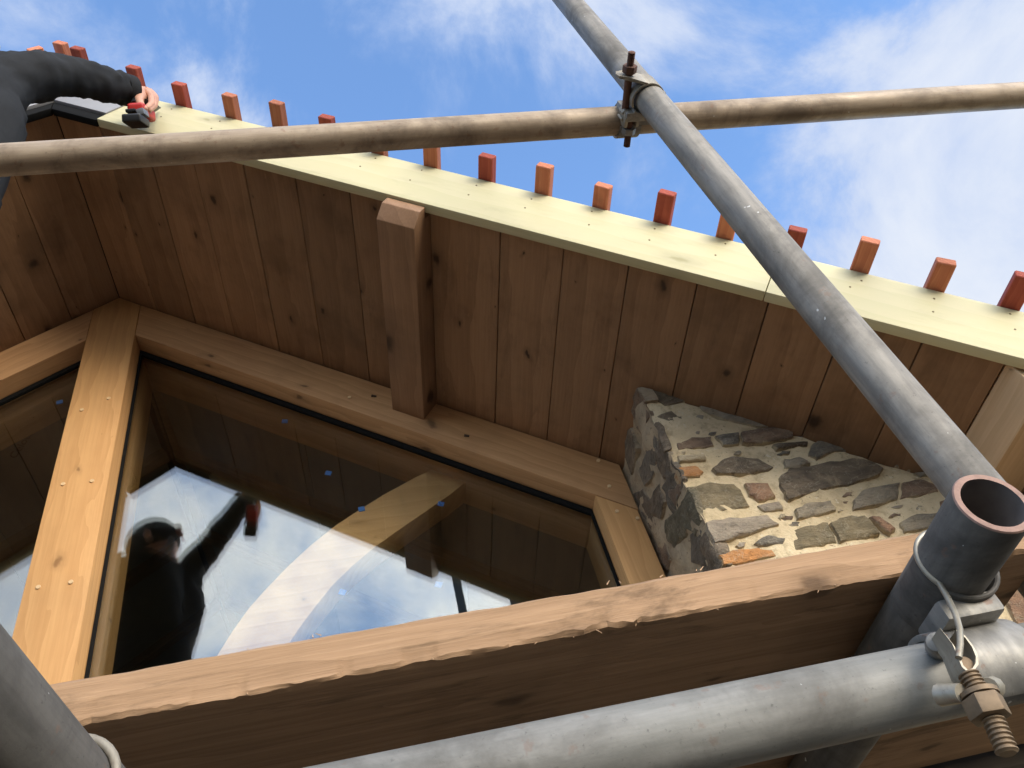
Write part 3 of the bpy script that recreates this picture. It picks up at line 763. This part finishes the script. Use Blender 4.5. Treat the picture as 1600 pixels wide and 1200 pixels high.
# couplers
def strip(mb, axis_pt, ax, r0, r1, w, a0, a1, ref, n=22, mi=0):
    """curved band round an axis; angle measured from ref"""
    ax = Vector(ax).normalized(); ref = Vector(ref); ref = (ref - ax * ref.dot(ax)).normalized(); q = ax.cross(ref)
    vs = []; fs = []
    for k in range(n + 1):
        a = a0 + (a1 - a0) * k / n; d = ref * math.cos(a) + q * math.sin(a)
        for r_, s_ in ((r0, -w / 2), (r1, -w / 2), (r1, w / 2), (r0, w / 2)): vs.append(Vector(axis_pt) + d * r_ + ax * s_)
    for k in range(n):
        for j in range(4): fs.append((k * 4 + j, k * 4 + (j + 1) % 4, (k + 1) * 4 + (j + 1) % 4, (k + 1) * 4 + j))
    fs += [(0, 1, 2, 3), (n * 4 + 3, n * 4 + 2, n * 4 + 1, n * 4)]
    return mb.add(vs, fs, mi)
def hexnut(mb, c, ax, r, h):
    ax = Vector(ax).normalized(); u = ax.orthogonal().normalized(); w = ax.cross(u); c = Vector(c)
    vs = [c + (u * math.cos(k * math.pi / 3) + w * math.sin(k * math.pi / 3)) * r + ax * s_ for s_ in (-h / 2, h / 2) for k in range(6)]
    return mb.add(vs, [tuple(range(5, -1, -1)), tuple(range(6, 12))] + [(k, (k + 1) % 6, 6 + (k + 1) % 6, 6 + k) for k in range(6)])
def thread(mb, a, b, r, pitch):
    a = Vector(a); b = Vector(b); Lh = (b - a).length; n = int(Lh / pitch); path = []; rad = []
    for k in range(n):
        for f, q in ((0, .80), (.28, 1.0), (.55, 1.0), (.8, .80)):
            path.append(a.lerp(b, (k + f) / n)); rad.append(r * q)
    path.append(b); rad.append(r * .72)
    return mb.tube(path, rad, 14)

# -- coupler joining the upright to the brown rail
sxz = lambda z: (SXY[0] - .012 * (z - GROUND) / (3.6 - GROUND), SXY[1] - .006 * (z - GROUND) / (3.6 - GROUND))
zc = 1.250; sx_, sy_ = sxz(zc)
cp = empty('scaffold_coupler', (sx_, sy_, zc), 'rusty steel coupler with bolt joining the upright to the brown rail', 'coupler', 'scaffold couplers')
bx0 = .4905; yn = .497
mb = MB(); strip(mb, (sx_, sy_, zc), (0, 0, 1), TR + .0006, TR + .0046, .040, R(-115), R(62), (0, -1, 0))
ear = [(sx_ - .004, sy_ - TR - .0046, zc - .020), (bx0 - .006, yn + .010, zc - .015), (bx0 - .020, yn + .010, zc - .010), (bx0 - .023, yn + .010, zc), (bx0 - .020, yn + .010, zc + .010), (bx0 - .006, yn + .010, zc + .015), (sx_ - .004, sy_ - TR - .0046, zc + .020)]
mb.prism(ear, (0, .0048, 0)); mb.build('hinged_cap', M['coupler_lip'], cp, bevel=.0014, seg=2)
mb = MB().tube([(bx0, sy_ + .026, zc - .004), (bx0, yn + .01, zc)], .0062, 14); thread(mb, (bx0, yn + .01, zc), (bx0, yn - .024, zc), .0060, .0022)
mb.build('bolt', M['rust'], cp)
hexnut(MB(), (bx0, yn + .0035, zc), (0, 1, 0), .0120, .0120).build('nut', M['rust'], cp, bevel=.0014)
zg = 1.278
mb = MB()
strip(mb, (bx0, sy_ + .028, zc - .004), (0, 0, 1), .0064, .0110, .020, R(-150), R(160), (1, 0, 0), 18)
mb.build('hinge_eye', M['coupler_lip'], cp, bevel=.0012, seg=1)
mb = MB(); mb.box(bx0 - .004, sx_ + .026, sy_ + .018, sy_ + .034, zc - .024, zc + .030)
strip(mb, (sx_, sy_, zc), (0, 0, 1), TR + .0006, TR + .0062, .046, R(62), R(235), (0, -1, 0))
strip(mb, (sx_ - .004, .600, zg), (1, 0, 0), TR + .0006, TR + .006, .052, R(-85), R(85), (0, -1, 0)); mb.build('saddle', M['coupler'], cp, bevel=.003)
mb = MB(); strip(mb, (sx_ - .016, .600, zg), (1, 0, 0), TR + .0006, TR + .0050, .038, R(85), R(275), (0, -1, 0)); mb.build('hinged_cap', M['coupler'], cp, bevel=.0014)
mb = MB()
for q_ in (-.010, .010):
    mb.prism([(.498 + q_ - .003, .570, 1.262), (.498 + q_ - .003, .592, 1.244), (.498 + q_ - .003, .590, 1.228), (.498 + q_ - .003, .574, 1.226), (.498 + q_ - .003, .562, 1.240)], (.006, 0, 0))
mb.build('lug', M['coupler_lip'], cp, bevel=.0018)
mb = MB().tube([(.498, .568, 1.239), (.498, .592, 1.238)], .0062, 14); thread(mb, (.498, .592, 1.238), (.498, .628, 1.237), .0058, .0022); mb.build('bolt', M['rust'], cp)
hexnut(MB(), (.498, .600, 1.238), (0, 1, 0), .0118, .011).build('nut', M['coupler'], cp, bevel=.0012)

# -- putlog coupler holding the open ended tube on the ledger
YC = .482
cq = empty('scaffold_coupler', (.386, YC, .24), 'worn coupler with a long threaded bolt under the open ended tube', 'coupler', 'scaffold couplers')
c = Vector((.386, YC, .262))
mb = MB(); strip(mb, c, (0, 1, 0), TR + .0006, TR + .0038, .050, R(-30), R(205), (1, 0, 0)); mb.build('hinged_cap', M['galv_shaded'], cq, bevel=.001, seg=1)
# bead on the near edge of the cap, running over the tube then down to the hinge
hinge = aty(1498, 1028, .436)
path = []
for k in range(15):
    a = R(60 + 150 * k / 14); path.append(Vector((.386 + math.cos(a) * (TR + .0030), YC - .027, .262 + math.sin(a) * (TR + .0030))))
lastp = path[-1]
for t in (.2, .4, .6, .8, 1.0): path.append(lastp.lerp(hinge, t) + Vector((0, -.006 * math.sin(t * math.pi), -.006 * math.sin(t * math.pi))))
MB().tube(path, .0020, 10).build('cap_edge', M['coupler_lip'], cq)
# teardrop strap loop round the hinge pin
tdp = [(1468, 980), (1488, 1006), (1497, 1028), (1503, 1042), (1512, 1050), (1522, 1048), (1529, 1038), (1528, 1024), (1520, 1008), (1508, 993), (1494, 984)]
lp = [aty(*p, .437) for p in tdp]; cen = aty(1512, 1030, .437)
vs = []; fs = []
for k, p in enumerate(lp):
    inn = p + (cen - p).normalized() * .0016
    vs += [p, p + Vector((0, .016, 0)), inn + Vector((0, .016, 0)), inn]
for k in range(len(lp) - 1):
    for j in range(4): fs.append((k * 4 + j, k * 4 + (j + 1) % 4, (k + 1) * 4 + (j + 1) % 4, (k + 1) * 4 + j))
MB().add(vs, fs).build('hinge_loop', M['coupler_lip'], cq, smooth=50)
pc = aty(1510, 1036, .440)
MB().tube([pc, pc + Vector((0, .014, 0))], .0046, 14).build('hinge_pin', M['brass'], cq, bevel=.0008)
b0 = aty(1512, 1052, .441); b1_ = aty(1545, 1108, .441); b2_ = aty(1575, 1178, .441)
bx_, by_ = aty(1534, 1100, .441).x, .441
zt_ = aty(1512, 1052, .441).z
mb = MB(); thread(mb, b0, b1_, .0062, .0024); thread(mb, b1_, b2_, .0062, .0026); mb.build('bolt', M['brass'], cq)
ad = (b2_ - b0).normalized()
nc = aty(1541, 1107, .441)
hexnut(MB(), nc, ad, .0118, .0120).build('nut', M['brass'], cq, bevel=.0014)
MB().tube([nc - ad * .0095, nc - ad * .0066], .0108, 20).build('washer', M['brass'], cq)
# saddle wrapped under the ledger with two lugs that carry the nut
mb = MB(); strip(mb, (.378, .497, .2045), (1, 0, 0), TR + .0006, TR + .0055, .062, R(-100), R(60), (0, -1, 0)); mb.build('saddle', M['coupler'], cq, bevel=.0015)
lug = nc - ad * .012
mb = MB()
for sgn, px_ in ((-1, (1468, 1086)), (1, (1552, 1074))):
    e = aty(*px_, .455); mb.tube([lug + Vector((sgn * .009, .002, 0)), e], [.0055, .0065], 10)
mb.build('lug', M['coupler_lip'], cq)
MB().tube([aty(1462, 1003, .45), aty(1466, 1012, .47)], [.006, .008], 14).build('rivet', M['coupler'], cq, bevel=.002)
mb = MB(); mb.box(.358, .402, .462, .50, .226, .242); mb.build('seat_block', M['coupler'], cq, bevel=.004)

# -- coupler at the right edge joining ledger and upright
cr_ = empty('scaffold_coupler', (.50, .52, .215), 'coupler at the right picture edge gripping the pale ledger tube', 'coupler', 'scaffold couplers')
mb = MB(); strip(mb, (.512, .497, .2045), (1, 0, 0), TR + .0006, TR + .006, .046, R(-120), R(120), (0, -1, 0)); mb.build('saddle', M['coupler'], cr_, bevel=.0015)
mb = MB(); strip(mb, (.489, .497, .2045), (1, 0, 0), TR + .001, TR + .010, .004, R(-130), R(140), (0, -1, 0)); mb.build('cap_edge', M['coupler_lip'], cr_, bevel=.001, seg=1)
mb = MB(); strip(mb, (SXY[0], SXY[1], .2045), (0, 0, 1), TR + .0006, TR + .006, .05, R(150), R(330), (0, -1, 0)); mb.build('band', M['coupler'], cr_, bevel=.0015)
mb = MB().tube([(.478, .505, .236), (.478, .545, .240)], .006, 12); mb.build('bolt', M['coupler_lip'], cr_)
mb = MB(); strip(mb, (.497, .470, .219), (1, 0, 0), .007, .011, .02, R(0), R(320), (0, -1, 0)); mb.build('hinge_eye', M['coupler_lip'], cr_, bevel=.001, seg=1)

# -- clip on the tube in the bottom left corner
cl = empty('scaffold_coupler', (-.17, .49, .22), 'bent clip edge round the dark tube in the bottom left corner', 'coupler', 'scaffold couplers')
dl = Vector((.044, .82, 0)).normalized(); c = Vector((-.187, .18, .222)) + dl * .268
mb = MB(); strip(mb, c + dl * .03, dl, TR + .0006, TR + .0035, .058, R(-70), R(150), (1, 0, 0)); mb.build('hinged_cap', M['galv_shaded'], cl, bevel=.001, seg=1)
q = dl.cross(Vector((1, 0, 0))).normalized(); r1_ = (Vector((1, 0, 0)) - dl * dl.x).normalized()
MB().tube([c + (r1_ * math.cos(R(a)) + dl.cross(r1_) * math.sin(R(a))) * (TR + .0028) for a in range(-75, 160, 12)], .0026, 10).build('cap_edge', M['coupler_lip'], cl)

# scaffold boards: sawn, bruised edges
def board(x0, x1, y0, y1, z0, z1, label, seed=0, mat='board'):
    mb = MB(); nx = int((x1 - x0) / (.0035 if mat == 'board' else .03)); prof = []
    rows = []
    for k in range(nx + 1):
        x = x0 + (x1 - x0) * k / nx
        def nz(a, f, amp): return noise.noise(Vector((x * f, a * 7.3 + seed, seed * 3.1))) * amp
        chip = .4 * max(0, noise.noise(Vector((x * 5, seed, 9))) - .22) * .010 + max(0, noise.noise(Vector((x * 31, seed, 4))) - .15) * .006 + max(0, noise.noise(Vector((x * 90, seed, 6))) - .1) * .006
        rows.append([(x, y0 + .0022 + nz(1, 55, .0022), z0 + chip * .5 + nz(2, 70, .0009)),
                     (x, y0 + nz(2, 12, .0025) + chip * .4, z0 + .0022 + chip + nz(3, 110, .0022) + nz(8, 45, .0015)),
                     (x, y0 + nz(4, 14, .0022), (z0 + z1) / 2),
                     (x, y0 + nz(5, 12, .0025), z1 - .004 + nz(5, 50, .0015)),
                     (x, y0 + .005, z1 + nz(6, 45, .0012)), (x, y1 - .004, z1), (x, y1, z1 - .004), (x, y1, z0 + .004), (x, y1 - .004, z0), (x, y0 + .022, z0), (x, y0 + .011, z0 + nz(7, 40, .0004))])
    m_ = len(rows[0]); vs = [p for r in rows for p in r]; fs = []
    for k in range(nx):
        for j in range(m_): fs.append((k * m_ + j, (k + 1) * m_ + j, (k + 1) * m_ + (j + 1) % m_, k * m_ + (j + 1) % m_))
    fs += [tuple(range(m_)), tuple(nx * m_ + j for j in range(m_ - 1, -1, -1))]
    o = mb.add(vs, fs).build('scaffold_board', M[mat], None, smooth=24)
    return tag(o, label, 'scaffold board', 'scaffold boards')
bd1 = board(-2.2, .5035, .500, .718, .2865, .3205, 'thick rough sawn scaffold board with splintered front edge', 1)
bd3 = board(-2.2, 1.60, .928, 1.14, .268, .306, 'weathered grey third scaffold board next to the wall', 8, 'oldboard')
bd2 = board(-2.2, 1.60, .726, .918, .2866, .3205, 'second scaffold board lying behind the splintered front one', 5)
# splinters standing on the board's edges
mb = MB(); rs = random.Random(3)
for k in range(22):
    x = rs.uniform(-.25, .42); top = rs.random() < .45; z = .3205 if top else .288
    p = Vector((x, .5005 + rs.uniform(0, .003), z)); q = p + Vector((rs.uniform(-.004, .004), rs.uniform(-.001, .001), rs.uniform(.001, .003) * (1 if top else -1)))
    mb.tube([p, q], [.0005, .00015], 4)
o = mb.build('splinter', M['endgrain'], bd1); o['kind'] = 'stuff'

# ------------------------------------------------------------------ worker at the top left
def skinned(name, nodes, edges, mat, parent=None, sub=2, root=0, fold=None):
    """nodes: (Vector, rx, ry); grows one continuous surface, bakes it, adds cloth folds"""
    me = bpy.data.meshes.new(name); me.from_pydata([tuple(n[0]) for n in nodes], edges, [])
    o = bpy.data.objects.new(name, me); COL.objects.link(o)
    sk_ = o.modifiers.new('Skin', 'SKIN'); sk_.branch_smoothing = .6; sk_.use_smooth_shade = True
    for v, n in zip(me.skin_vertices[0].data, nodes): v.radius = (n[1], n[2] if len(n) > 2 else n[1])
    for k in ([root] if isinstance(root, int) else root): me.skin_vertices[0].data[k].use_root = True
    sb = o.modifiers.new('Sub', 'SUBSURF'); sb.levels = sub; sb.render_levels = sub
    bpy.context.view_layer.update()
    dg = bpy.context.evaluated_depsgraph_get()
    nm = bpy.data.meshes.new_from_object(o.evaluated_get(dg))
    bpy.data.objects.remove(o); nm.name = name
    if fold:
        nm.update()
        co = [v.co.copy() for v in nm.vertices]; nn = [v.normal.copy() for v in nm.vertices]
        for v, p, q in zip(nm.vertices, co, nn): v.co = p + q * fold(p)
    nm.materials.clear(); nm.materials.append(mat)
    nm.polygons.foreach_set('use_smooth', [True] * len(nm.polygons))
    ob = bpy.data.objects.new(name, nm); COL.objects.link(ob)
    if parent: par(ob, parent)
    return ob
V = Vector
FEET = .3205
per = empty('person', (-.84, .79, FEET), 'worker in a black jacket reaching right along the bargeboard with a power driver', 'person')
pel = V((-.84, .80, 1.34)); waist = V((-.84, .79, 1.52)); chest = V((-.835, .785, 1.82)); neck0 = V((-.825, .785, 2.03)); neck1 = V((-.81, .78, 2.11)); head = V((-.815, .775, 2.205)); crown = V((-.815, .775, 2.262))
shR = V((-.715, .772, 2.045)); elR = aty(92, 114, .800); wrR = aty(208, 143, .897); paR = aty(224, 148, .912)
shL = V((-.955, .775, 2.00)); elL = V((-1.03, .735, 1.74)); wrL = V((-.875, .835, 1.95)); paL = aty(-26, 206, .885)
hipR = V((-.755, .80, 1.28)); hipL = V((-.925, .80, 1.28)); knR = V((-.74, .775, .84)); knL = V((-.95, .785, .84)); anR = V((-.735, .80, .41)); anL = V((-.955, .81, .41)); toR = V((-.73, .905, .352)); toL = V((-.965, .895, .352))
nodes = [(pel, .13, .10), (waist, .12, .09), (chest, .145, .10), (neck0, .075, .07), (neck1, .052, .055), (head, .078, .092), (crown, .05, .06),
         (shR, .055), (elR, .042), (wrR, .028), (paR, .034, .024), (shL, .055), (elL, .042), (wrL, .028), (paL, .034, .024),
         (hipR, .085), (knR, .058), (anR, .040), (toR, .030), (hipL, .085), (knL, .058), (anL, .040), (toL, .030)]
edges = [(0, 1), (1, 2), (2, 3), (3, 4), (4, 5), (5, 6), (3, 7), (7, 8), (8, 9), (9, 10), (3, 11), (11, 12), (12, 13), (13, 14), (0, 15), (15, 16), (16, 17), (17, 18), (0, 19), (19, 20), (20, 21), (21, 22)]
# fingers of the right hand close over the driver
k0 = len(nodes)
fdir = V((.0, .028, .060)).normalized()
for f, (o_, ln) in enumerate(((-.030, .95), (-.010, 1.05), (.010, 1.0), (.028, .82))):
    kn = aty(231, 142, .918) + fdir * o_; m1 = aty(240, 151, .918) + fdir * (o_ * .95) ; m2 = aty(241, 164, .912) + fdir * (o_ * .9); tp = aty(232, 172, .906) + fdir * (o_ * .85)
    m2 = kn + (m2 - kn) * ln; tp = kn + (tp - kn) * ln
    i0 = len(nodes); nodes += [(kn, .0105), (m1, .0095), (m2, .0088), (tp, .0076)]
    edges += [(10, i0), (i0, i0 + 1), (i0 + 1, i0 + 2), (i0 + 2, i0 + 3)]
i0 = len(nodes); nodes += [(aty(217, 156, .898), .0115), (aty(221, 166, .892), .0095), (aty(229, 172, .893), .0080)]; edges += [(10, i0), (i0, i0 + 1), (i0 + 1, i0 + 2)]
body = skinned('body', nodes, edges, M['skin'], per)
# face
hd = head
def blob(name, c, r, mat, parent, sc=(1, 1, 1), rot=None):
    bm = bmesh.new(); bmesh.ops.create_uvsphere(bm, u_segments=18, v_segments=12, radius=r)
    for v in bm.verts: v.co = V((v.co.x * sc[0], v.co.y * sc[1], v.co.z * sc[2]))
    me = bpy.data.meshes.new(name); bm.to_mesh(me); bm.free(); me.materials.append(mat)
    me.polygons.foreach_set('use_smooth', [True] * len(me.polygons))
    o = bpy.data.objects.new(name, me); COL.objects.link(o); o.matrix_world = Matrix.Translation(c) @ (rot or Matrix.Identity(4)); par(o, parent); return o
fx = V((.80, .30, .52)).normalized(); fs_ = fx.cross(V((0, 0, 1))).normalized(); fu = fs_.cross(fx)
frot = frame_from((0, 0, 0), fs_, fx, fu)
blob('nose', hd + fx * .088 - fu * .012, .016, M['skin'], body, (.8, 1.1, 1.5), frot)
for sg in (-1, 1):
    blob('eye', hd + fx * .078 + fs_ * (.030 * sg) + fu * .012, .011, plain('eye_white%d' % sg, (.5, .48, .45), .3), body, (1, .7, .8), frot)
    blob('ear', hd + fs_ * (.080 * sg) - fu * .01, .026, M['skin'], body, (.4, .7, 1.2), frot)
blob('mouth', hd + fx * .080 - fu * .045, .018, plain('lips', (.38, .15, .12), .5), body, (1.3, .5, .4), frot)
blob('knit_cap', hd + fu * .022 - fx * .016, .104, M['cap'], per, (.92, 1.0, .98), frot)
# clothing
def fold(p):
    return noise.noise(p * 17) * .006 + noise.noise(V((p.x * 44 + p.z * 34, p.y * 22, p.z * 46))) * .005 + noise.noise(p * 70) * .0018 - abs(noise.noise(V((p.x * 26 - p.z * 30, p.y * 18, p.z * 9)))) * .009 - max(0, noise.noise(V((p.x * 60 - p.z * 20, p.y * 40, p.z * 70)))) * .004
jn = [(V((-.84, .80, 1.30)), .20, .14), (waist, .205, .14), (chest, .235, .145), (neck0, .13, .10), (V((-.815, .78, 2.085)), .072, .072),
      (shR, .076), (shR.lerp(elR, .5), .063), (elR, .057), (elR.lerp(wrR, .5), .050), (elR.lerp(wrR, .99), .042),
      (shL, .072), (shL.lerp(elL, .5), .062), (elL, .057), (elL.lerp(wrL, .5), .050), (elL.lerp(wrL, .95), .043)]
je = [(0, 1), (1, 2), (2, 3), (3, 4), (3, 5), (5, 6), (6, 7), (7, 8), (8, 9), (3, 10), (10, 11), (11, 12), (12, 13), (13, 14)]
jk = skinned('jacket', jn, je, M['jacket'], per, 3, 2, fold)
for v in jk.data.vertices:                                    # broad loose body of the jacket
    d_ = v.co.x + .84
    if v.co.z < 2.06 and abs(d_) < .30:
        f_ = min(1, max(0, (2.06 - v.co.z) / .18)) * min(1, max(0, (.30 - abs(d_)) / .08)); v.co.x += d_ * .26 * f_
cf = (wrR - elR).normalized(); ce = elR.lerp(wrR, .93)
MB().tube([ce - cf * .014, ce - cf * .006, ce + cf * .012, ce + cf * .016], [.036, .0405, .0395, .034], 24).build('cuff', M['jacket'], jk)
blob('hood_collar', V((-.86, .755, 2.075)), .085, M['jacket'], jk, (1.15, .8, .55))
# grey side panel of the jacket sleeve head
tn = [(hipR + V((-.085, 0, .06)), .15, .12), (hipR, .098), (knR, .075), (anR, .060), (hipL, .098), (knL, .075), (anL, .060)]
skinned('trousers', tn, [(0, 1), (1, 2), (2, 3), (0, 4), (4, 5), (5, 6)], M['trouser'], per, 2, 0, fold)
for an, to in ((anR, toR), (anL, toL)):
    h = V((an.x, an.y - .03, FEET + .036))
    skinned('boot', [(V((an.x, an.y, .46)), .056), (V((an.x, an.y - .005, FEET + .062)), .055), (h, .036), (V((to.x, to.y, FEET + .035)), .040, .034)], [(0, 1), (1, 2), (1, 3)], M['boot'], per, 2, 0)
# gloved left hand steadying the board
gd = (paL - wrL).normalized(); gs = gd.cross(FWD).normalized(); gf = gs.cross(gd)
gn = [(wrL, .036), (paL - gd * .01, .040, .028)]; ge = [(0, 1)]
for f, o_ in enumerate((-.028, -.009, .010, .027)):
    i0 = len(gn)
    kn = paL + gd * .028 + gs * o_
    gn += [(kn, .0125), (kn + gd * .026 - FWD * .006, .0115), (kn + gd * .038 + FWD * .016, .0105), (kn + gd * .026 + FWD * .034, .0095)]
    ge += [(1, i0), (i0, i0 + 1), (i0 + 1, i0 + 2), (i0 + 2, i0 + 3)]
i0 = len(gn); gn += [(paL + gs * .040, .0135), (paL + gs * .050 + gd * .028, .012), (paL + gs * .045 + gd * .05, .010)]; ge += [(1, i0), (i0, i0 + 1), (i0 + 1, i0 + 2)]
skinned('glove', gn, ge, M['glove'], per, 2, 0, lambda p: noise.noise(p * 60) * .003)

# power driver in the right hand
def tool_frame(c, tilt=0): return frame_from(c, RIGHT, FWD, -DOWN) @ Matrix.Rotation(R(tilt), 4, 'Y')
drv = empty('power_driver', aty(206, 184, .885), 'small red and black cordless driver held against the bargeboard', 'power tool')
MB().box(-.024, .022, -.004, .050, -.011, .010).build('battery', M['toolblack'], drv, tool_frame(aty(206, 184, .889), -3), bevel=.005, seg=3)
MB().box(-.021, .021, -.004, .070, -.015, .014).build('motor_housing', M['toolred'], drv, tool_frame(aty(212, 169, .888), -4), bevel=.008, seg=3)
MB().box(-.009, .009, -.002, .03, -.008, .008).build('side_panel', M['toolgrey'], drv, tool_frame(aty(219, 174, .884), -14), bevel=.003)
MB().box(-.020, .004, -.003, .03, -.004, .004).build('trim', M['toolblack'], drv, tool_frame(aty(209, 172, .884), -6), bevel=.002)
ca, cb = aty(226, 166, .915), aty(246, 168, .958)
MB().tube([ca, ca.lerp(cb, .45), ca.lerp(cb, .8), cb], [.019, .016, .010, .006], 18).build('chuck', M['toolblack'], drv)
MB().tube([cb, cb + (cb - ca).normalized() * .02], .003, 8).build('driver_bit', M['bit'], drv)
ga, gb = aty(213, 167, .905), aty(222, 148, .915)
MB().tube([ga, gb], .016, 14).build('grip', M['toolblack'], drv)
